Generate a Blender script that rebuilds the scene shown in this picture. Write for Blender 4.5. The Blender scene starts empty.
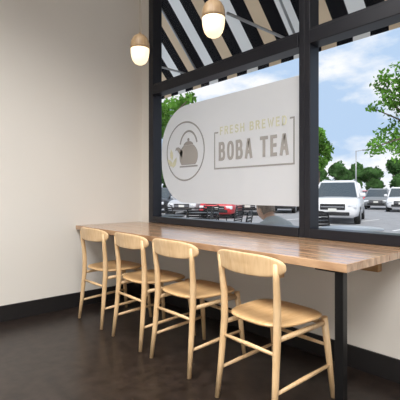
import bpy, bmesh, math, random
from mathutils import Vector, Matrix
random.seed(7)
D=bpy.data
scene=bpy.context.scene
COL=scene.collection
try:
    scene.view_settings.view_transform='Standard'
    scene.view_settings.look='None'
except Exception: pass

# ---------------------------------------------------------------- materials
def mat(name,color,rough=0.5,metal=0.0,var=0.0,scale=5.0,bump=0.0,emit=None,estr=0.0,coat=0.0,stretch=(1,1,1),detail=4,spec=None):
    m=D.materials.new(name); m.use_nodes=True
    nt=m.node_tree; b=nt.nodes['Principled BSDF']
    b.inputs['Base Color'].default_value=(*color,1)
    b.inputs['Roughness'].default_value=rough
    b.inputs['Metallic'].default_value=metal
    if coat: b.inputs['Coat Weight'].default_value=coat
    if spec is not None: b.inputs['Specular IOR Level'].default_value=spec
    tc=nt.nodes.new('ShaderNodeTexCoord'); mp=nt.nodes.new('ShaderNodeMapping')
    mp.inputs['Scale'].default_value=stretch
    nt.links.new(tc.outputs['Object'],mp.inputs['Vector'])
    nz=nt.nodes.new('ShaderNodeTexNoise'); nz.inputs['Scale'].default_value=scale; nz.inputs['Detail'].default_value=detail
    nt.links.new(mp.outputs['Vector'],nz.inputs['Vector'])
    if var>0:
        cr=nt.nodes.new('ShaderNodeValToRGB')
        cr.color_ramp.elements[0].position=0.3; cr.color_ramp.elements[1].position=0.7
        cr.color_ramp.elements[0].color=(*[c*(1-var) for c in color],1)
        cr.color_ramp.elements[1].color=(*[min(1,c*(1+var)) for c in color],1)
        nt.links.new(nz.outputs['Fac'],cr.inputs['Fac']); nt.links.new(cr.outputs['Color'],b.inputs['Base Color'])
    if bump>0:
        bp=nt.nodes.new('ShaderNodeBump'); bp.inputs['Strength'].default_value=bump; bp.inputs['Distance'].default_value=0.01
        nt.links.new(nz.outputs['Fac'],bp.inputs['Height']); nt.links.new(bp.outputs['Normal'],b.inputs['Normal'])
    if emit:
        b.inputs['Emission Color'].default_value=(*emit,1); b.inputs['Emission Strength'].default_value=estr
    return m
def trans_mat(name,color,tcol,fac,var=0,scale=3):
    m=D.materials.new(name); m.use_nodes=True; nt=m.node_tree
    for n in list(nt.nodes): nt.nodes.remove(n)
    o=nt.nodes.new('ShaderNodeOutputMaterial'); d=nt.nodes.new('ShaderNodeBsdfDiffuse'); t=nt.nodes.new('ShaderNodeBsdfTranslucent'); mx=nt.nodes.new('ShaderNodeMixShader')
    d.inputs[0].default_value=(*color,1); t.inputs[0].default_value=(*tcol,1); mx.inputs[0].default_value=fac
    nt.links.new(d.outputs[0],mx.inputs[1]); nt.links.new(t.outputs[0],mx.inputs[2]); nt.links.new(mx.outputs[0],o.inputs[0])
    if var>0:
        nz=nt.nodes.new('ShaderNodeTexNoise'); nz.inputs['Scale'].default_value=scale
        cr=nt.nodes.new('ShaderNodeValToRGB')
        cr.color_ramp.elements[0].position=0.35; cr.color_ramp.elements[1].position=0.65
        cr.color_ramp.elements[0].color=(*[c*(1-var) for c in color],1); cr.color_ramp.elements[1].color=(*[min(1,c*(1+var)) for c in color],1)
        tc=nt.nodes.new('ShaderNodeTexCoord'); nt.links.new(tc.outputs['Object'],nz.inputs['Vector'])
        nt.links.new(nz.outputs['Fac'],cr.inputs['Fac']); nt.links.new(cr.outputs['Color'],d.inputs[0]); nt.links.new(cr.outputs['Color'],t.inputs[0])
    return m
def glass_mat(name):
    m=D.materials.new(name); m.use_nodes=True; nt=m.node_tree
    for n in list(nt.nodes): nt.nodes.remove(n)
    o=nt.nodes.new('ShaderNodeOutputMaterial'); t=nt.nodes.new('ShaderNodeBsdfTransparent'); g=nt.nodes.new('ShaderNodeBsdfGlossy'); mx=nt.nodes.new('ShaderNodeMixShader')
    g.inputs['Roughness'].default_value=0.02
    fr=nt.nodes.new('ShaderNodeFresnel'); fr.inputs[0].default_value=1.22
    nt.links.new(fr.outputs[0],mx.inputs[0]); nt.links.new(t.outputs[0],mx.inputs[1]); nt.links.new(g.outputs[0],mx.inputs[2]); nt.links.new(mx.outputs[0],o.inputs[0])
    return m
def wood_mat(name,c1,c2,rough,scale,stretch,coat=0.0,perobj=False):
    m=D.materials.new(name); m.use_nodes=True; nt=m.node_tree; b=nt.nodes['Principled BSDF']
    b.inputs['Roughness'].default_value=rough
    if coat: b.inputs['Coat Weight'].default_value=coat; b.inputs['Coat Roughness'].default_value=0.2
    tc=nt.nodes.new('ShaderNodeTexCoord'); mp=nt.nodes.new('ShaderNodeMapping'); mp.inputs['Scale'].default_value=stretch
    nz=nt.nodes.new('ShaderNodeTexNoise'); nz.inputs['Scale'].default_value=scale; nz.inputs['Detail'].default_value=6; nz.inputs['Distortion'].default_value=0.8
    cr=nt.nodes.new('ShaderNodeValToRGB'); cr.color_ramp.elements[0].position=0.32; cr.color_ramp.elements[1].position=0.68
    cr.color_ramp.elements[0].color=(*c1,1); cr.color_ramp.elements[1].color=(*c2,1)
    nt.links.new(tc.outputs['Object'],mp.inputs['Vector']); nt.links.new(mp.outputs['Vector'],nz.inputs['Vector'])
    nt.links.new(nz.outputs['Fac'],cr.inputs['Fac'])
    if perobj:
        oi=nt.nodes.new('ShaderNodeObjectInfo'); hs=nt.nodes.new('ShaderNodeHueSaturation'); mr=nt.nodes.new('ShaderNodeMapRange')
        mr.inputs['To Min'].default_value=0.82; mr.inputs['To Max'].default_value=1.18
        nt.links.new(oi.outputs['Random'],mr.inputs['Value']); nt.links.new(mr.outputs[0],hs.inputs['Value']); nt.links.new(cr.outputs['Color'],hs.inputs['Color']); nt.links.new(hs.outputs['Color'],b.inputs['Base Color'])
    else: nt.links.new(cr.outputs['Color'],b.inputs['Base Color'])
    return m

M_wall=mat('wall_paint',(0.785,0.76,0.72),0.7,var=0.012,scale=1.5,bump=0.03)
M_ceil=mat('ceiling_paint',(0.8,0.79,0.77),0.8,var=0.01)
M_floor=mat('dark_concrete',(0.022,0.0155,0.013),0.3,var=0.55,scale=14,bump=0.07,detail=14)
M_base=mat('black_baseboard',(0.012,0.011,0.012),0.45,var=0.1)
M_frame=mat('dark_aluminium',(0.014,0.015,0.022),0.35,metal=0.3,var=0.05)
M_birch=wood_mat('birch',(0.66,0.44,0.23),(0.78,0.56,0.33),0.38,6,(8,8,1.2),0.15)
M_seat=wood_mat('birch_seat',(0.60,0.37,0.17),(0.72,0.48,0.25),0.35,5,(9,1.2,3),0.2)
M_top=wood_mat('reclaimed_top',(0.26,0.135,0.07),(0.60,0.39,0.235),0.2,3.0,(1.2,9,3),0.5,True)
M_cleat=wood_mat('oak_cleat',(0.40,0.23,0.10),(0.54,0.34,0.17),0.45,4,(1.2,9,9))
M_black=mat('black_metal',(0.01,0.01,0.011),0.4,metal=0.5,var=0.1)
M_glass=glass_mat('window_glass')
M_lampcap=wood_mat('lamp_wood',(0.34,0.22,0.12),(0.48,0.34,0.2),0.45,5,(6,6,1))
M_lampglow=mat('lamp_glass',(0.9,0.8,0.65),0.3,emit=(1.0,0.76,0.46),estr=1.2,var=0.01)
M_cord=mat('cord',(0.55,0.5,0.42),0.6,var=0.05)
M_decal=trans_mat('decal_film',(0.90,0.90,0.905),(0.92,0.92,0.93),0.55,var=0.008)
M_ink=mat('decal_ink',(0.35,0.34,0.335),0.6,var=0.02)
M_inky=mat('decal_ink_yellow',(0.64,0.64,0.48),0.6,var=0.02)
M_inkline=mat('decal_ink_line',(0.30,0.29,0.285),0.6,var=0.02)

# ---------------------------------------------------------------- helpers
def obj_from_bm(bm,name,mats,parent=None,smooth=False):
    me=D.meshes.new(name); 
    bmesh.ops.recalc_face_normals(bm,faces=bm.faces[:])
    bm.to_mesh(me); bm.free()
    for m in (mats if isinstance(mats,(list,tuple)) else [mats]): me.materials.append(m)
    if smooth:
        for p in me.polygons: p.use_smooth=True
    o=D.objects.new(name,me); COL.objects.link(o)
    if parent: o.parent=parent
    return o
def empty(name,loc=(0,0,0),rz=0):
    e=D.objects.new(name,None); COL.objects.link(e); e.location=loc; e.rotation_euler=(0,0,rz); e.empty_display_size=0.1
    return e
def bm_box(bm,lo,hi,mi=0):
    vs=[bm.verts.new((x,y,z)) for x in (lo[0],hi[0]) for y in (lo[1],hi[1]) for z in (lo[2],hi[2])]
    idx=[(0,1,3,2),(4,6,7,5),(0,4,5,1),(2,3,7,6),(0,2,6,4),(1,5,7,3)]
    for f in idx:
        fc=bm.faces.new([vs[i] for i in f]); fc.material_index=mi
def box(name,lo,hi,m,parent=None,bevel=0.0):
    bm=bmesh.new(); bm_box(bm,lo,hi)
    o=obj_from_bm(bm,name,m,parent)
    if bevel>0:
        md=o.modifiers.new('bev','BEVEL'); md.width=bevel; md.segments=3
    return o
def bm_tube(bm,pts,radii,n=12,mi=0,cap=True,squash=1.0):
    pts=[Vector(p) for p in pts]
    if not isinstance(radii,(list,tuple)): radii=[radii]*len(pts)
    rings=[]; ref=None
    for i,p in enumerate(pts):
        if i==0: t=pts[1]-pts[0]
        elif i==len(pts)-1: t=pts[-1]-pts[-2]
        else: t=(pts[i+1]-pts[i]).normalized()+(pts[i]-pts[i-1]).normalized()
        t.normalize()
        if ref is None:
            ref=Vector((1,0,0)) if abs(t.x)<0.8 else Vector((0,0,1))
        a=(ref-t*ref.dot(t)).normalized(); b=t.cross(a); ref=a
        rings.append([bm.verts.new(p+(a*math.cos(2*math.pi*k/n)+b*math.sin(2*math.pi*k/n)*squash)*radii[i]) for k in range(n)])
    for i in range(len(rings)-1):
        for k in range(n):
            f=bm.faces.new((rings[i][k],rings[i][(k+1)%n],rings[i+1][(k+1)%n],rings[i+1][k])); f.smooth=True; f.material_index=mi
    if cap:
        f=bm.faces.new(rings[0][::-1]); f.material_index=mi
        f=bm.faces.new(rings[-1]); f.material_index=mi
def tube(name,pts,radii,m,parent=None,n=12):
    bm=bmesh.new(); bm_tube(bm,pts,radii,n); return obj_from_bm(bm,name,m,parent)
def lathe(name,prof,m,parent=None,n=32,loc=(0,0,0)):
    bm=bmesh.new(); rings=[]
    for r,z in prof:
        rings.append([bm.verts.new((loc[0]+max(r,1e-4)*math.cos(2*math.pi*k/n),loc[1]+max(r,1e-4)*math.sin(2*math.pi*k/n),loc[2]+z)) for k in range(n)])
    for i in range(len(rings)-1):
        for k in range(n):
            bm.faces.new((rings[i][k],rings[i][(k+1)%n],rings[i+1][(k+1)%n],rings[i+1][k]))
    bm.faces.new(rings[0]); bm.faces.new(rings[-1])
    return obj_from_bm(bm,name,m,parent,smooth=True)
def plate(name,outline,mapf,m,parent=None,n=56,th=1.0):
    bm=bmesh.new()
    prof=[(0.2,1),(0.45,1),(0.7,1),(0.88,1),(0.955,0.93),(0.985,0.6),(1.0,0.2),(1.0,-0.2),(0.985,-0.6),(0.955,-0.93),(0.88,-1),(0.7,-1),(0.45,-1),(0.2,-1)]
    rings=[]
    for r,t in prof:
        ring=[]
        for k in range(n):
            u,v=outline(2*math.pi*k/n); ring.append(bm.verts.new(mapf(u*r,v*r,t)))
        rings.append(ring)
    for i in range(len(rings)-1):
        for k in range(n):
            bm.faces.new((rings[i][k],rings[i][(k+1)%n],rings[i+1][(k+1)%n],rings[i+1][k]))
    c1=bm.verts.new(mapf(0,0,1)); c2=bm.verts.new(mapf(0,0,-1))
    for k in range(n):
        bm.faces.new((c1,rings[0][k],rings[0][(k+1)%n])); bm.faces.new((c2,rings[-1][(k+1)%n],rings[-1][k]))
    return obj_from_bm(bm,name,m,parent,smooth=True)
def sgnpow(x,p): return math.copysign(abs(x)**p,x)

# ---------------------------------------------------------------- camera
F=390.0
CX,CY,CZ=3.43,-2.32,1.08
ang=math.atan2(0.747,0.665)
fv=Vector((-math.sin(ang),math.cos(ang),0)); rv=Vector((math.cos(ang),math.sin(ang),0))
cam=D.cameras.new('camera'); co=D.objects.new('camera',cam); COL.objects.link(co)
co.location=(CX,CY,CZ); co.rotation_euler=(math.radians(90),0,ang)
cam.sensor_width=36; cam.lens=F/400*36; cam.shift_y=-7/400; cam.clip_end=500
scene.camera=co
def P(px,d,z=0):
    v=Vector((CX,CY,0))+fv*d+rv*((px-200)/F*d); return Vector((v.x,v.y,z))

# ---------------------------------------------------------------- room shell
LX=-0.12; RX=6.0; BY=-6.0; CH=3.7
box('floor',(LX-0.15,BY-0.15,-0.1),(RX+0.15,0.15,0.0),M_floor)
box('ceiling',(LX-0.15,BY-0.15,CH),(RX+0.15,0.15,CH+0.15),M_ceil)
box('wall_left',(LX-0.15,BY,0.0),(LX,0.15,CH),M_wall)
box('wall_right',(RX,BY,0.0),(RX+0.15,0.15,CH),M_wall)
box('wall_back',(LX-0.15,BY-0.15,0.0),(RX+0.15,BY,CH),M_wall)
WX0,WX1=0.03,5.66; WZ0,WZ1=0.775,3.45
bm=bmesh.new()
bm_box(bm,(LX,0,0),(RX,0.15,WZ0)); bm_box(bm,(LX,0,WZ1),(RX,0.15,CH)); bm_box(bm,(LX,0,WZ0),(WX0,0.15,WZ1)); bm_box(bm,(WX1,0,WZ0),(RX,0.15,WZ1))
obj_from_bm(bm,'wall_window_side',M_wall)
box('baseboard_left',(LX,BY,0.0),(LX+0.014,-0.0,0.135),M_base,bevel=0.003)
box('baseboard_window_side',(LX+0.014,-0.014,0.0),(RX,0.0,0.135),M_base,bevel=0.003)

# windows
mull=[0.03,1.911,3.79,5.66]
for i in range(3):
    a,b=mull[i],mull[i+1]
    w=empty('window_%d'%(i+1),((a+b)/2,0.05,0))
    def wb(n,lo,hi,bv=0.004):
        o=box(n,(lo[0]-w.location.x,lo[1]-0.05,lo[2]),(hi[0]-w.location.x,hi[1]-0.05,hi[2]),M_frame,w,bv); return o
    lw=0.08 if i==0 else 0.044; rw=0.044 if i<2 else 0.09
    y0,y1=-0.012,0.10
    wb('frame_left',(a,y0,WZ0),(a+lw,y1,WZ1)); wb('frame_right',(b-rw,y0,WZ0),(b,y1,WZ1))
    wb('sill_rail',(a+lw,y0-0.008,WZ0),(b-rw,y1,0.84)); wb('head_rail',(a+lw,y0,WZ1-0.06),(b-rw,y1,WZ1))
    wb('transom_bar',(a+lw,y0-0.01,2.09),(b-rw,y1,2.18))
    wb('transom_lip',(a+lw,y0+0.005,2.18),(b-rw,y1,2.20))
    for n,z0,z1 in (('glass_lower',0.84,2.09),('glass_upper',2.20,WZ1-0.06)):
        bm=bmesh.new(); x0=a+lw-w.location.x; x1=b-rw-w.location.x
        bm.faces.new([bm.verts.new(v) for v in ((x0,0.0,z0),(x1,0.0,z0),(x1,0.0,z1),(x0,0.0,z1))])
        obj_from_bm(bm,n,M_glass,w)

# ---------------------------------------------------------------- window decal
dec=empty('window_decal',(0,0.03,0))
x0,x1,z0,z1=0.205,1.862,0.985,1.91; R=0.40
bm=bmesh.new(); vs=[]
for k in range(17):
    t=math.pi/2+math.pi/2*k/16; vs.append((x0+R+R*math.cos(t),0,z1-R+R*math.sin(t)))
for k in range(17):
    t=math.pi+math.pi/2*k/16; vs.append((x0+R+R*math.cos(t),0,z0+R+R*math.sin(t)))
vs+= [(x1,0,z0),(x1,0,z1)]
bm.faces.new([bm.verts.new(v) for v in vs])
obj_from_bm(bm,'film',M_decal,dec)
def flat(name,pts,m,y=-0.003):
    bm=bmesh.new(); bm.faces.new([bm.verts.new((p[0],y,p[1])) for p in pts]); return obj_from_bm(bm,name,m,dec)
def bm_stroke(bm,pts,w,y=-0.003,closed=False,ext=False):
    pts=[tuple(p) for p in pts]; n=len(pts); L=[];Rr=[]
    if ext and not closed:
        a=Vector(pts[0]); d=(a-Vector(pts[1])).normalized()*w/2; pts[0]=tuple(a+d)
        a=Vector(pts[-1]); d=(a-Vector(pts[-2])).normalized()*w/2; pts[-1]=tuple(a+d)
    for i,p in enumerate(pts):
        if closed: q0,q1=pts[i-1],pts[(i+1)%n]
        else: q0,q1=pts[max(i-1,0)],pts[min(i+1,n-1)]
        d0=Vector((p[0]-q0[0],p[1]-q0[1])); d1=Vector((q1[0]-p[0],q1[1]-p[1]))
        if d0.length<1e-9: d0=d1.copy()
        if d1.length<1e-9: d1=d0.copy()
        d0.normalize(); d1.normalize(); t=(d0+d1); t.normalize()
        nx,nz=-t.y,t.x; c=max(0.5,t.dot(d0)); k=w/2/c
        L.append(bm.verts.new((p[0]+nx*k,y,p[1]+nz*k))); Rr.append(bm.verts.new((p[0]-nx*k,y,p[1]-nz*k)))
    for i in range(n if closed else n-1):
        j=(i+1)%n; bm.faces.new((L[i],L[j],Rr[j],Rr[i]))
def stroke(name,pts,w,m,y=-0.003,closed=False):
    bm=bmesh.new(); bm_stroke(bm,pts,w,y,closed); return obj_from_bm(bm,name,m,dec)
def arc(cx,cz,r,a0,a1,n=24,rz=None):
    rz=rz or r
    return [(cx+r*math.cos(math.radians(a0+(a1-a0)*k/n)),cz+rz*math.sin(math.radians(a0+(a1-a0)*k/n))) for k in range(n+1)]
B1=[(0,1),(0.6,1)]+arc(0.62,0.77,0.28,90,-90,8,0.23)[1:-1]+[(0.6,0.54),(0,0.54)]
B2=[(0.0,0.54),(0.62,0.54)]+arc(0.66,0.27,0.34,90,-90,8,0.27)[1:-1]+[(0.62,0),(0,0)]
LET={'B':[[(0,0),(0,1)],B1,B2],
 'O':[[ (0.5+0.5*sgnpow(math.cos(t*math.pi/12),0.75),0.5+0.5*sgnpow(math.sin(t*math.pi/12),0.75)) for t in range(24)]+['c']],
 'A':[[(0,0),(0.42,1),(0.58,1),(1,0)],[(0.2,0.3),(0.8,0.3)]],
 'T':[[(0,1),(1,1)],[(0.5,1),(0.5,0)]],
 'E':[[(0.9,1),(0,1),(0,0),(0.9,0)],[(0,0.52),(0.8,0.52)]],
 'F':[[(0.9,1),(0,1),(0,0)],[(0,0.52),(0.8,0.52)]],
 'R':[[(0,0),(0,1)],B1,[(0.5,0.54),(0.95,0)]],
 'S':[arc(0.5,0.76,0.45,30,270,10,0.24)+arc(0.5,0.26,0.45,90,-150,10,0.26)[1:]],
 'H':[[(0,0),(0,1)],[(1,0),(1,1)],[(0,0.52),(1,0.52)]],
 'W':[[(0,1),(0.27,0),(0.5,0.85),(0.73,0),(1,1)]],
 'D':[[(0,0),(0,1),(0.5,1)]+arc(0.5,0.5,0.45,90,-90,10,0.5)[1:-1]+[(0.5,0),(0,0)]]}
def letters(name,s,x,z,width,height,sw,m,gap=0.32):
    wl={'W':1.35,'E':0.85,'F':0.85,' ':0.45}
    tot=sum(wl.get(c,1.0) for c in s)+gap*(len(s)-1); u=(width)/tot; cx=x; bm=bmesh.new()
    for c in s:
        w=wl.get(c,1.0)*u
        for j,st in enumerate(LET.get(c,[])):
            cl=st[-1]=='c'; st=st[:-1] if cl else st
            bm_stroke(bm,[(cx+sw/2+a*(w-sw),z+sw/2+b*(height-sw)) for a,b in st],sw,-0.003-0.0003*j,cl,True)
        cx+=w+gap*u
    return obj_from_bm(bm,name,m,dec)
lcx,lcz=0.575,1.475
stroke('logo_ring',arc(lcx,lcz,0.275,0,354,60),0.014,M_inkline,closed=True)
kx,kz=lcx+0.055,lcz-0.03
flat('kettle_body',[(kx-0.10,kz-0.10)]+[(kx+0.10,kz-0.10)]+arc(kx,kz-0.02,0.135,-30,60,10,0.12)+arc(kx,kz-0.02,0.135,120,210,10,0.12),M_ink)
flat('kettle_lid',arc(kx,kz+0.085,0.07,0,180,12,0.035),M_inkline,-0.004)
flat('kettle_knob',arc(kx,kz+0.135,0.016,0,350,12),M_inkline)
stroke('kettle_handle',arc(kx,kz+0.06,0.125,15,165,24,0.155),0.018,M_inkline)
flat('kettle_spout',[(kx-0.10,kz-0.03),(kx-0.17,kz+0.05),(kx-0.20,kz+0.045),(kx-0.185,kz+0.075),(kx-0.14,kz+0.075),(kx-0.085,kz+0.03)],M_ink)
stroke('kettle_base_line',[(kx-0.13,kz-0.115),(kx+0.13,kz-0.115)],0.014,M_inkline)
for j,(lx,lz,a) in enumerate(((lcx-0.20,lcz-0.02,100),(lcx-0.22,lcz-0.10,140),(lcx-0.15,lcz-0.10,60))):
    ca,sa=math.cos(math.radians(a)),math.sin(math.radians(a))
    flat('tea_leaf_%d'%(j+1),[(lx+ca*u-sa*v,lz+sa*u+ca*v) for u,v in ((-0.06,0),(-0.02,0.024),(0.02,0.02),(0.06,0),(0.02,-0.02),(-0.02,-0.024))],M_inky,-0.005)
letters('text_boba_tea','BOBA TEA',1.035,1.355,0.72,0.16,0.027,M_ink,0.26)
letters('text_fresh_brewed','FRESH BREWED',1.05,1.575,0.69,0.07,0.012,M_inky,0.4)
stroke('bracket',[(1.03,1.60),(0.985,1.60),(0.985,1.29),(1.80,1.29),(1.80,1.62),(1.765,1.62)],0.012,M_inkline)

# ---------------------------------------------------------------- counter
ct=empty('bar_counter',(1.24,-0.37,0))
def cb(n,lo,hi,m,bv=0.003):
    return box(n,(lo[0]-1.24,lo[1]+0.37,lo[2]),(hi[0]-1.24,hi[1]+0.37,hi[2]),m,ct,bv)
TZ=0.774
for j in range(5):
    ya=-0.74+j*0.145
    cb('plank_%d'%(j+1),(LX+0.002,ya,TZ-0.038),(2.60,min(ya+0.1445,-0.021) if j==4 else ya+0.1445,TZ),M_top,0.0025)
cb('wall_cleat',(LX+0.02,-0.05,0.62),(2.43,-0.001,TZ-0.04),M_cleat)
cb('support_block',(2.02,-0.67,0.635),(2.19,-0.62,TZ-0.04),M_cleat)
cb('side_cleat',(LX+0.002,-0.62,0.66),(LX+0.04,-0.06,TZ-0.04),M_cleat)
cb('post',(2.535,-0.725,0.0),(2.575,-0.685,TZ-0.04),M_black)
cb('post_foot',(2.52,-0.74,0.0),(2.59,-0.67,0.006),M_black,0.001)
cb('top_plate',(2.44,-0.73,TZ-0.046),(2.58,-0.60,TZ-0.0385),M_black,0.001)

# ---------------------------------------------------------------- chairs
def chair(loc,rz):
    c=empty('dining_chair',loc,rz)
    SZ=0.445
    for s,nm in ((-1,'left'),(1,'right')):
        tube('rear_leg_'+nm,[(s*0.192,-0.238,0.0),(s*0.184,-0.215,0.2),(s*0.178,-0.196,0.42),(s*0.180,-0.198,0.56),(s*0.186,-0.212,0.68),(s*0.188,-0.218,0.755)],
             [0.0125,0.0165,0.0195,0.0185,0.016,0.013],M_birch,c,14)
        tube('front_leg_'+nm,[(s*0.198,0.236,0.0),(s*0.188,0.215,0.2),(s*0.176,0.185,SZ-0.015)],[0.0125,0.0165,0.0195],M_birch,c,14)
        tube('side_stretcher_'+nm,[(s*0.186,-0.22,0.155),(s*0.187,0.0,0.165),(s*0.190,0.219,0.175)],[0.0085,0.0115,0.0085],M_birch,c,10)
        tube('side_rail_'+nm,[(s*0.178,-0.197,0.395),(s*0.180,0.0,0.40),(s*0.178,0.189,0.40)],[0.012,0.014,0.012],M_birch,c,10)
    tube('rear_stretcher',[(-0.181,-0.205,0.33),(0,-0.205,0.33),(0.181,-0.205,0.33)],[0.008,0.0115,0.008],M_birch,c,10)
    tube('front_rail',[(-0.178,0.19,0.395),(0,0.19,0.40),(0.178,0.19,0.395)],[0.012,0.014,0.012],M_birch,c,10)
    tube('front_stretcher',[(-0.184,0.205,0.28),(0,0.205,0.28),(0.184,0.205,0.28)],[0.008,0.0115,0.008],M_birch,c,10)
    def so(t):
        u=sgnpow(math.cos(t),0.62); v=sgnpow(math.sin(t),0.62)
        return u*(0.205+0.018*v),v*0.208
    def sm(u,v,t):
        z=SZ+0.006 -0.014*math.exp(-(u*u+(v+0.03)**2)/0.02)+0.05*max(0,abs(v)-0.12)*(-1 if v>0 else 0.3)
        return Vector((u,v-0.005,z+t*0.010))
    plate('seat',so,sm,M_seat,c)
    def bo(t):
        u=sgnpow(math.cos(t),0.62)*0.232; v=sgnpow(math.sin(t),0.8)*0.054; return u,v
    def bmf(u,v,t):
        yy=-0.247+0.9*u*u
        return Vector((u,yy-t*0.010-0.10*v,0.738+v))
    plate('backrest',bo,bmf,M_birch,c)
    return c
for (x,y,r) in ((0.41,-0.617,0.02),(0.99,-0.617,-0.02),(1.50,-0.62,0.0),(2.15,-0.65,-0.043)):
    chair((x,y,0),r)

# ---------------------------------------------------------------- pendants
def pendant(p,zb):
    e=empty('pendant_lamp',(p.x,p.y,zb))
    lathe('globe',[(0.001,0),(0.022,0.003),(0.042,0.014),(0.057,0.034),(0.067,0.064),(0.0715,0.10),(0.072,0.125)],M_lampglow,e)
    lathe('wood_cap',[(0.073,0.122),(0.074,0.14),(0.0725,0.165),(0.066,0.19),(0.053,0.213),(0.036,0.228),(0.016,0.236),(0.008,0.25),(0.004,0.252)],M_lampcap,e)
    tube('cord',[(0,0,0.25),(0,0,CH-zb-0.02)],0.003,M_cord,e,8)
    lathe('ceiling_rose',[(0.05,CH-zb-0.03),(0.05,CH-zb-0.001)],M_lampcap,e)
pendant(P(140,3.03),2.075); pendant(P(213.5,2.45),2.055)

# ---------------------------------------------------------------- added fill lights to brighten the room, housings unseen
M_house=mat('fill_housing_white',(0.8,0.8,0.8),0.4,var=0.01)
def fill_light(x,y,sx,sy,power,z=3.5,col=(1,0.97,0.93),spread=180):  # invented area fill under the ceiling, with a made-up housing and rods
    e=empty('fill_light',(x,y,z))
    box('fill_housing',(-sx/2-0.02,-sy/2-0.02,0.01),(sx/2+0.02,sy/2+0.02,0.06),M_house,e,0.005)
    for s in (-1,1): tube('rod_%d'%(1 if s<0 else 2),[(s*sx*0.35,0,0.06),(s*sx*0.35,0,CH-z)],0.006,M_house,e,8)
    l=D.lights.new('fill_panel','AREA'); l.shape='RECTANGLE'; l.size=sx; l.size_y=sy; l.energy=power; l.color=col; l.spread=math.radians(spread)
    o=D.objects.new('fill_panel',l); COL.objects.link(o); o.parent=e; o.location=(0,0,0.0)
fill_light(2.2,-2.2,1.8,1.2,90,spread=135)
fill_light(4.4,-2.4,1.8,1.2,110,spread=150)
fill_light(3.4,-4.8,2.4,1.2,115,spread=150)

# ================================================================= OUTSIDE
GZ=-0.15
M_asph=mat('asphalt',(0.30,0.30,0.31),0.85,var=0.12,scale=3)
M_conc=mat('sidewalk_concrete',(0.55,0.53,0.50),0.85,var=0.08,scale=4)
M_grass=mat('grass',(0.10,0.19,0.04),0.9,var=0.3,scale=6)
M_line=mat('road_paint',(0.8,0.8,0.78),0.7,var=0.05)
lot=box('ground_parking_lot',(-140,5.0,GZ-0.3),(60,130,GZ-0.02),M_asph)
box('ground_sidewalk',(-40,0.15,GZ-0.3),(40,5.0,GZ),M_conc)
bm=bmesh.new()
for k in range(14):
    xx=-24+k*2.75; bm_box(bm,(xx,11.0,GZ-0.021),(xx+0.1,16.2,GZ-0.0185))
obj_from_bm(bm,'parking_lines',M_line,lot)
box('ground_grass_verge',(-140,48,GZ-0.02),(60,60,GZ+0.1),M_grass)

# awning
M_aw=[trans_mat('awning_black',(0.012,0.012,0.014),(0.02,0.02,0.02),0.3,0.1),
      trans_mat('awning_tan',(0.64,0.48,0.32),(0.72,0.52,0.33),0.5,0.04),
      trans_mat('awning_cream',(0.80,0.77,0.72),(0.85,0.82,0.76),0.5,0.03)]
aw=empty('awning',(0,0.15,0))
bm=bmesh.new(); sw=0.17; x=-3.0; k=0
ya,za,yb,zb=0.02,3.95,1.15,2.70
pat=[0,1,0,2]
while x<7.5:
    mi=pat[k%4]
    for (p,q,r,s) in (((x,ya,za),(x+sw,ya,za),(x+sw,yb,zb),(x,yb,zb)),((x,yb,zb),(x+sw,yb,zb),(x+sw,yb+0.005,zb-0.15),(x,yb+0.005,zb-0.15))):
        f=bm.faces.new([bm.verts.new(v) for v in (p,q,r,s)]); f.material_index=mi
    x+=sw; k+=1
obj_from_bm(bm,'canvas',M_aw,aw)
M_awf=mat('awning_frame_metal',(0.42,0.42,0.43),0.4,metal=0.6,var=0.05)
bm=bmesh.new()
bm_tube(bm,[(-3,yb-0.02,zb-0.02),(7.5,yb-0.02,zb-0.02)],0.018,8)
for xx in (-2.2,-0.6,1.0,2.6,4.2,5.8):
    bm_tube(bm,[(xx,0.02,zb-0.02),(xx,yb-0.02,zb-0.02)],0.014,8)
    bm_tube(bm,[(xx,ya,za-0.04),(xx,yb-0.02,zb-0.03)],0.014,8)
obj_from_bm(bm,'support_frame',M_awf,aw)
box('wall_exterior_parapet',(-12,0.15,3.46),(12,0.17,4.6),M_conc)

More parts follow.
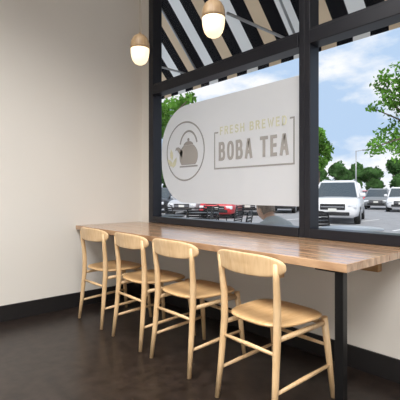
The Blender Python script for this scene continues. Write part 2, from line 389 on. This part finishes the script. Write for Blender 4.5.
# vegetation
M_leaf=trans_mat('leaf_green',(0.14,0.30,0.05),(0.30,0.52,0.08),0.45,0.45,1.2)
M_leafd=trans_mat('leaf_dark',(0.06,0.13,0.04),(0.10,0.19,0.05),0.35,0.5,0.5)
M_bark=mat('bark',(0.12,0.09,0.065),0.9,var=0.3,scale=9,bump=0.3)
def tree(base,th,blobs,n,ls,leafm,tr=0.1,core=0.0):
    bm=bmesh.new(); bx,by=base.x,base.y
    bm_tube(bm,[(bx,by,GZ-0.02),(bx+0.03,by,GZ+th*0.5),(bx,by,GZ+th)],[tr*1.3,tr,tr*0.7],10,0)
    for (c,r) in blobs:
        bm_tube(bm,[(bx,by,GZ+th*0.8),((bx+c[0])/2,(by+c[1])/2,(GZ+th+c[2])/2),c],[tr*0.5,tr*0.3,tr*0.12],6,0)
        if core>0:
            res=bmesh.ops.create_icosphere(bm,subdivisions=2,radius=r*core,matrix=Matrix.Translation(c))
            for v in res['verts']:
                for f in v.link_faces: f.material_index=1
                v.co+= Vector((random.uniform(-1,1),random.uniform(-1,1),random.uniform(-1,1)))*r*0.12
    tot=sum(r**2 for c,r in blobs)
    for (c,r) in blobs:
        for _ in range(int(n*r*r/tot)):
            d=Vector((random.gauss(0,1),random.gauss(0,1),random.gauss(0,1))).normalized()*r*(random.random()**0.45)*random.uniform(0.85,1.12)
            p=Vector(c)+d
            if p.z<GZ+0.4: continue
            a=Vector((random.gauss(0,1),random.gauss(0,1),random.gauss(0,1))).normalized(); b=a.orthogonal().normalized()
            s=ls*random.uniform(0.6,1.3)
            f=bm.faces.new([bm.verts.new(p+v) for v in (a*s,b*s*0.5,-a*s,-b*s*0.5)]); f.material_index=1
    return obj_from_bm(bm,'tree',[M_bark,leafm])
def blobs_at(px,d,items):
    out=[]
    for (ppx,y,rp) in items:
        dd=d+random.uniform(-0.5,0.5); v=P(ppx,dd); out.append(((v.x,v.y,CZ+(193-y)*dd/F),rp*dd/F))
    return out
tree(P(425,8.5),2.6,blobs_at(425,8.5,[(402,85,24),(388,100,12),(392,140,18),(375,147,10),(382,82,10),(425,110,35),(410,150,18),(372,108,6),(440,70,30)]),3600,0.05,M_leaf,0.07)
tree(P(150,14),3.2,blobs_at(150,14,[(165,112,14),(180,104,10),(150,120,22),(140,95,18),(190,98,6),(168,128,12)]),2600,0.09,M_leaf,0.1)
tree(P(318,24),4.0,blobs_at(318,24,[(317,135,8),(324,148,9),(313,150,8),(320,163,7),(328,158,4)]),1600,0.13,M_leaf,0.1)
random.seed(3)
for i in range(17):
    px=120+i*18+random.uniform(-4,4); d=66+random.uniform(-4,6); h=random.uniform(18,36)
    its=[(px+random.uniform(-9,9),193-random.uniform(5,h-7),random.uniform(6,8)) for _ in range(7)]+[(px,193-h+7,7)]
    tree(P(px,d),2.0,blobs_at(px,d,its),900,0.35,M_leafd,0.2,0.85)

# street lamps
def street_lamp(p,h):
    e=empty('street_lamp',(p.x,p.y,GZ-0.02))
    tube('pole',[(0,0,0),(0,0,h)],[0.09,0.05],M_awf,e,10)
    tube('base',[(0,0,0),(0,0,0.5)],[0.25,0.22],M_conc,e,14)
    tube('arm',[(0,0,h-0.05),(0.9,0,h)],0.035,M_awf,e,8)
    box('head',(0.7,-0.15,h-0.06),(1.3,0.15,h+0.06),M_awf,e,0.03)
street_lamp(P(356,42),5.8); street_lamp(P(245,60),9.0)

# cars
M_cglass=mat('car_glass',(0.05,0.065,0.075),0.08,var=0.02,spec=0.8)
M_tyre=mat('tyre',(0.02,0.02,0.02),0.8,var=0.1)
M_rim=mat('rim',(0.45,0.45,0.47),0.3,metal=0.8,var=0.05)
M_head=mat('headlight',(0.8,0.82,0.85),0.1,var=0.02,coat=0.5)
M_tail=mat('taillight',(0.45,0.02,0.02),0.2,var=0.02)
M_plate=mat('licence_plate',(0.75,0.75,0.7),0.5,var=0.03)
M_dark=mat('car_trim',(0.015,0.015,0.017),0.5,var=0.05)
PAINT={}
def paint(c):
    if c not in PAINT: PAINT[c]=mat('paint_%d'%len(PAINT),c,0.3,coat=0.6,var=0.01)
    return PAINT[c]
def car(p,rz,color,L=4.6,W=1.86,H=1.5,suv=False,kind='car'):
    """front faces -Y in local space"""
    e=empty(kind,(p.x,p.y,GZ-0.018),rz); pm=paint(color)
    hb=H*0.60 if suv else H*0.62
    zb=0.22 if not suv else 0.28
    hood=hb-0.02; 
    st=[(-L/2,0.78,zb+0.12,hb-0.32),(-L/2+0.12,0.92,zb,hb-0.12),(-L/2+0.5,0.98,zb,hood-0.03),(-L/2+1.15,1.0,zb,hood+0.02),(-0.2,1.0,zb,hb+0.03),(L/2-1.0,1.0,zb,hb+0.04),(L/2-0.3,0.97,zb,hb+0.02),(L/2-0.08,0.92,zb+0.03,hb-0.08),(L/2,0.82,zb+0.14,hb-0.3)]
    bm=bmesh.new(); rings=[]
    for y,wf,z0,z1 in st:
        w=W/2*wf; h=z1-z0
        half=[(0,z0),(w*0.80,z0),(w*0.96,z0+h*0.08),(w,z0+h*0.35),(w*0.99,z0+h*0.65),(w*0.94,z0+h*0.88),(w*0.82,z1-0.01),(w*0.4,z1+0.01),(0,z1+0.015)]
        pts=half+[(-a,b) for a,b in half[-2:0:-1]]
        rings.append([bm.verts.new((a,y,b)) for a,b in pts])
    n=len(rings[0])
    for i in range(len(rings)-1):
        for k in range(n): bm.faces.new((rings[i][k],rings[i][(k+1)%n],rings[i+1][(k+1)%n],rings[i+1][k]))
    bm.faces.new(rings[0]); bm.faces.new(rings[-1])
    obj_from_bm(bm,'body',pm,e,smooth=True)
    yb0,yb1=(-L/2+1.15,L/2-(0.12 if suv else 0.75)); yr0,yr1=(-L/2+1.95,L/2-(0.45 if suv else 1.35))
    wb_,wr=W/2*0.90,W/2*0.70; z0,z1=hb-0.03,H
    def fr(z,t):
        return [(-(wb_+(wr-wb_)*t),yb0+(yr0-yb0)*t,z),((wb_+(wr-wb_)*t),yb0+(yr0-yb0)*t,z),((wb_+(wr-wb_)*t),yb1+(yr1-yb1)*t,z),(-(wb_+(wr-wb_)*t),yb1+(yr1-yb1)*t,z)]
    bm=bmesh.new()
    r0=[bm.verts.new(v) for v in fr(z0,0)]; r1=[bm.verts.new(v) for v in fr(z0+(z1-z0)*0.88,0.88)]
    for k in range(4): bm.faces.new((r0[k],r0[(k+1)%4],r1[(k+1)%4],r1[k]))
    bm.faces.new(r1)
    obj_from_bm(bm,'windows',M_cglass,e)
    bm=bmesh.new()
    a=fr(z0,0); b=fr(z0+(z1-z0)*0.88,0.88); c=fr(z1,1.0)
    v0=[bm.verts.new(v) for v in b]; v1=[bm.verts.new((v[0]*0.93,v[1]+(0.08 if k<2 else -0.08),v[2])) for k,v in enumerate(c)]
    for k in range(4): bm.faces.new((v0[k],v0[(k+1)%4],v1[(k+1)%4],v1[k]))
    bm.faces.new(v1); bm.faces.new(v0)
    for k in range(4): bm_tube(bm,[a[k],b[k]],[0.05,0.04],6)
    for s in (-1,1):
        for t in (0.42,0.72) :
            y_a=yb0+(yb1-yb0)*t; y_b=yr0+(yr1-yr0)*t
            bm_tube(bm,[(s*wb_,y_a,z0),(s*(wr+0.02),y_b,z1-0.08)],0.035,6)
    obj_from_bm(bm,'roof_and_pillars',pm,e)
    if suv:
        for s in (-1,1): tube('roof_rail_%d'%(1 if s<0 else 2),[(s*wr*0.88,yr0+0.3,z1-0.01),(s*wr*0.88,yr0+0.35,z1+0.05),(s*wr*0.88,yr1-0.35,z1+0.05),(s*wr*0.88,yr1-0.3,z1-0.01)],0.02,M_rim,e,8)
    rw=0.36 if suv else 0.33
    for j,(sx,yy) in enumerate(((-1,-L/2+0.88),(1,-L/2+0.88),(-1,L/2-0.9),(1,L/2-0.9))):
        bm=bmesh.new()
        bm_tube(bm,[(sx*(W/2-0.24),yy,rw),(sx*(W/2-0.22),yy,rw),(sx*(W/2-0.02),yy,rw),(sx*(W/2+0.0),yy,rw)],[rw-0.03,rw,rw,rw-0.04],22,0)
        bm_tube(bm,[(sx*(W/2-0.05),yy,rw),(sx*(W/2+0.012),yy,rw)],[rw*0.66,rw*0.6],16,1)
        obj_from_bm(bm,'wheel_%d'%(j+1),[M_tyre,M_rim],e)
    yf=-L/2
    box('grille',(-W*0.24,yf-0.02,hb-0.50),(W*0.24,yf+0.12,hb-0.26),M_dark,e,0.03)
    box('grille_bar',(-W*0.22,yf-0.035,hb-0.40),(W*0.22,yf,hb-0.36),M_rim,e,0.01)
    box('lower_intake',(-W*0.32,yf-0.03,zb+0.08),(W*0.32,yf+0.15,zb+0.22),M_dark,e,0.03)
    for s in (-1,1):
        box('headlight_%d'%(1 if s<0 else 2),(min(s*W*0.27,s*W*0.45),yf-0.0,hb-0.42),(max(s*W*0.27,s*W*0.45),yf+0.25,hb-0.25),M_head,e,0.04)
        box('taillight_%d'%(1 if s<0 else 2),(min(s*W*0.33,s*W*0.46),L/2-0.2,hb-0.38),(max(s*W*0.33,s*W*0.46),L/2+0.01,hb-0.15),M_tail,e,0.04)
        box('mirror_%d'%(1 if s<0 else 2),(min(s*W*0.47,s*W*0.58),-L/2+1.35,hb+0.02),(max(s*W*0.47,s*W*0.58),-L/2+1.5,hb+0.18),pm,e,0.04)
    box('front_plate',(-0.16,yf-0.045,zb+0.24),(0.16,yf-0.02,zb+0.36),M_plate,e,0.005)
    box('rear_plate',(-0.16,L/2-0.01,hb-0.38),(0.16,L/2+0.02,hb-0.24),M_plate,e,0.005)
    return e
Wt=(0.82,0.82,0.83);Sv=(0.45,0.46,0.48);Rd=(0.60,0.02,0.03);Bk=(0.03,0.03,0.035);Bl=(0.05,0.10,0.22);Gr=(0.2,0.21,0.22)
car(P(339,17.6),0.40,Wt,4.9,1.98,1.80,True)
car(P(224,21),0.60,Rd,4.5,1.82,1.42)
car(P(254,23.5),0.55,Wt,4.5,1.82,1.45)
car(P(192,24),0.6,Sv,4.5,1.85,1.45)
car(P(284,26),0.5,Bk,4.7,1.85,1.6,True)
car(P(378,31),0.35,Gr,4.6,1.85,1.6,True)
car(P(402,27),0.35,Wt,4.7,1.85,1.65,True)
car(P(310,33),0.5,Bl,4.6,1.85,1.5)
car(P(362,40),0.4,Rd,4.6,1.85,1.5)
car(P(163,26),0.6,Bk,4.6,1.85,1.6,True)
car(P(235,42),1.5,Gr,4.6,1.85,1.5)
car(P(390,44),1.5,Sv,4.6,1.85,1.5)

# patio furniture
def patio_chair(p,rz):
    e=empty('patio_chair',(p.x,p.y,GZ),rz)
    bm=bmesh.new()
    for s in (-1,1):
        bm_tube(bm,[(s*0.24,-0.26,0),(s*0.22,-0.2,0.44),(s*0.21,-0.28,0.88)],0.013,8)
        bm_tube(bm,[(s*0.24,0.24,0),(s*0.23,0.22,0.44),(s*0.23,0.2,0.64),(s*0.23,-0.2,0.66)],0.013,8)
    bm_tube(bm,[(-0.21,-0.28,0.88),(-0.1,-0.29,0.91),(0.1,-0.29,0.91),(0.21,-0.28,0.88)],0.013,8)
    obj_from_bm(bm,'frame',M_black,e)
    bm=bmesh.new()
    for k in range(8):
        y=-0.2+k*0.055; bm_box(bm,(-0.22,y,0.425),(0.22,y+0.035,0.437))
    for k in range(7):
        z=0.50+k*0.055; y=-0.205-(z-0.44)/0.44*0.08; bm_box(bm,(-0.21,y-0.006,z),(0.21,y+0.006,z+0.033))
    obj_from_bm(bm,'slats',M_black,e); return e
M_ptop=mat('patio_table_top',(0.55,0.56,0.57),0.35,metal=0.4,var=0.06)
def patio_table(p,r=0.4,m=None):
    e=empty('patio_table',(p.x,p.y,GZ))
    lathe('top',[(0.001,0.70),(r-0.01,0.70),(r,0.71),(r,0.725),(r-0.01,0.73),(0.001,0.73)],m or M_ptop,e,40)
    tube('pedestal',[(0,0,0.03),(0,0,0.70)],0.03,M_black,e)
    lathe('base',[(0.24,0.0),(0.24,0.012),(0.05,0.035),(0.03,0.06)],M_black,e,32)
def patio_set(c,r,angs,m=None,dist=0.75):
    patio_table(c,r,m)
    for a in angs:
        d=Vector((math.cos(a),math.sin(a),0)); patio_chair(c+d*(r+0.36),math.atan2(d.y,d.x)+math.pi/2)
patio_set(P(352,5.6),0.42,[0.2,2.6])
patio_set(P(196,7.2),0.38,[0.5,2.4,3.9],M_black)
patio_set(P(168,8.8),0.38,[0.9,2.9,4.4],M_black)
patio_set(P(204,10.0),0.38,[0.3,2.2,3.6],M_black)

# seated person outside, leaning over the table
def person(p,rz):
    e=empty('seated_person',(p.x,p.y,GZ),rz)
    M_skin=mat('skin',(0.62,0.40,0.29),0.55,var=0.03); M_shirt=mat('shirt_grey',(0.45,0.49,0.50),0.85,var=0.08,scale=12)
    M_jean=mat('trousers',(0.07,0.09,0.14),0.85,var=0.1); M_hair=mat('hair_brown_grey',(0.24,0.19,0.155),0.7,var=0.3,scale=30); M_shoe=mat('shoes',(0.05,0.05,0.05),0.5,var=0.05)
    V=[];E=[];Rr=[]
    def add(co,r,par=None):
        V.append(co);Rr.append(r); i=len(V)-1
        if par is not None:E.append((par,i))
        return i
    pel=add((0,-0.03,0.545),(0.15,0.115)); wa=add((0,0.0,0.66),(0.14,0.105),pel); ch=add((0,0.06,0.81),(0.165,0.125),wa); ne0=add((0,0.12,0.92),(0.11,0.08),ch); ne=add((0,0.175,0.975),(0.052,0.055),ne0); hd=add((0,0.22,1.01),(0.055,0.06),ne)
    for s in (-1,1):
        hp=add((s*0.10,0.06,0.53),(0.08,0.08),pel); kn=add((s*0.14,0.44,0.51),(0.058,0.058),hp); cf=add((s*0.14,0.45,0.30),(0.056,0.056),kn); an=add((s*0.14,0.43,0.09),(0.036,0.036),cf); to=add((s*0.15,0.58,0.035),(0.035,0.03),an)
        sh=add((s*0.185,0.11,0.885),(0.066,0.066),ne0); el=add((s*0.26,0.24,0.72),(0.045,0.045),sh); wr_=add((s*0.15,0.44,0.762),(0.027,0.027),el); pa=add((s*0.12,0.50,0.762),(0.034,0.018),wr_)
        for k,(dx,l) in enumerate(((-0.03,0.065),(-0.01,0.078),(0.01,0.072),(0.03,0.058))):
            f1=add((s*0.12+dx,0.54,0.765),(0.0095,0.0095),pa); f2=add((s*0.12+dx*1.1,0.54+l*0.6,0.760),(0.0085,0.0085),f1); add((s*0.12+dx*1.1,0.54+l,0.744),(0.0075,0.0075),f2)
        t1=add((s*0.12-s*0.04,0.495,0.760),(0.010,0.010),pa); add((s*0.12-s*0.062,0.53,0.755),(0.0085,0.0085),t1)
    me=D.meshes.new('body'); me.from_pydata(V,E,[]); o=D.objects.new('body',me); COL.objects.link(o)
    md=o.modifiers.new('s','SKIN'); sv=me.skin_vertices[0].data
    for i,r in enumerate(Rr): sv[i].radius=r; sv[i].use_root=(i==0)
    sd=o.modifiers.new('d','SUBSURF'); sd.levels=2; sd.render_levels=2
    bpy.context.view_layer.update()
    dg=bpy.context.evaluated_depsgraph_get(); m2=D.meshes.new_from_object(o.evaluated_get(dg))
    D.objects.remove(o)
    b=D.objects.new('body',m2); COL.objects.link(b); b.parent=e
    m2.materials.clear()
    for m in (M_skin,M_shirt,M_jean,M_shoe): m2.materials.append(m)
    for q in m2.polygons:
        q.use_smooth=True; c=q.center
        if c.y+c.z>1.135 and c.z>0.93 and abs(c.x)<0.1: k=0
        elif c.z<0.09: k=3
        elif c.y>0.33 and c.z>0.62: k=0
        elif c.z<0.60: k=2
        else: k=1
        q.material_index=k
    bm=bmesh.new(); bmesh.ops.create_uvsphere(bm,u_segments=32,v_segments=24,radius=1.0)
    for v in bm.verts:
        x,y,z=v.co; w=0.076*(1-0.18*max(0,-z)); 
        X=x*w; Y=y*0.096*(1-0.12*max(0,-z)); Z=z*0.118
        if y>0:
            g=math.exp(-((x*0.076)/0.012)**2-((Z+0.008)/0.022)**2); Y+=g*0.022*y
            for sx in (-1,1):
                Y-=0.010*math.exp(-((X-sx*0.03)/0.013)**2-((Z-0.008)/0.012)**2)
            Y+=0.005*math.exp(-(X/0.022)**2-((Z+0.052)/0.008)**2)
        v.co=(X,Y,Z)
    for f in bm.faces: f.smooth=True
    for sx in (-1,1):
        r=bmesh.ops.create_uvsphere(bm,u_segments=12,v_segments=8,radius=1.0)
        for v in r['verts']: v.co=Vector((sx*0.077+v.co.x*0.009,-0.005+v.co.y*0.018,v.co.z*0.03))
    h=obj_from_bm(bm,'head',M_skin,e,smooth=True); h.location=(0,0.265,1.055); h.rotation_euler=(math.radians(-28),0,0.1)
    bm=bmesh.new(); bmesh.ops.create_uvsphere(bm,u_segments=36,v_segments=24,radius=1.0)
    dele=[]
    for v in bm.verts:
        x,y,z=v.co
        if z<-0.55 or (y>0.3 and z<0.42) or (y>-0.05 and z<-0.1): dele.append(v)
        j=1+0.03*math.sin(14*x)*math.cos(11*z)
        v.co=(x*0.084*j,y*0.104*j-0.006,z*0.124*j+0.004)
    bmesh.ops.delete(bm,geom=dele,context='VERTS')
    hr=obj_from_bm(bm,'hair',M_hair,e,smooth=True); hr.location=h.location; hr.rotation_euler=h.rotation_euler
    s=hr.modifiers.new('s','SOLIDIFY'); s.thickness=0.006
    return e
pp=P(283,3.75); rr=math.radians(78)
person(pp,rr)
patio_chair(Vector((pp.x,pp.y,0)),rr)
tp=pp+Vector((-math.sin(rr),math.cos(rr),0))*0.76
patio_table(tp,0.33)

# ---------------------------------------------------------------- lights / world
sun=D.lights.new('sun','SUN'); sun.energy=3.0; sun.angle=0.02; sun.color=(1,0.96,0.9)
so=D.objects.new('sun',sun); COL.objects.link(so)
so.rotation_euler=Vector((-0.35,0.55,-0.75)).to_track_quat('-Z','Y').to_euler()
w=D.worlds.new('world'); scene.world=w; w.use_nodes=True; nt=w.node_tree
bg=nt.nodes['Background']
tc=nt.nodes.new('ShaderNodeTexCoord'); mp=nt.nodes.new('ShaderNodeMapping'); mp.inputs['Scale'].default_value=(1,1,2.2)
nz=nt.nodes.new('ShaderNodeTexNoise'); nz.inputs['Scale'].default_value=4.2; nz.inputs['Detail'].default_value=7; nz.inputs['Roughness'].default_value=0.55
cr=nt.nodes.new('ShaderNodeValToRGB'); cr.color_ramp.elements[0].position=0.43; cr.color_ramp.elements[1].position=0.57
cr.color_ramp.elements[0].color=(0.44,0.59,0.80,1); cr.color_ramp.elements[1].color=(0.86,0.88,0.91,1)
nt.links.new(tc.outputs['Generated'],mp.inputs['Vector']); nt.links.new(mp.outputs['Vector'],nz.inputs['Vector']); nt.links.new(nz.outputs['Fac'],cr.inputs['Fac'])
nt.links.new(cr.outputs['Color'],bg.inputs['Color']); bg.inputs['Strength'].default_value=1.15
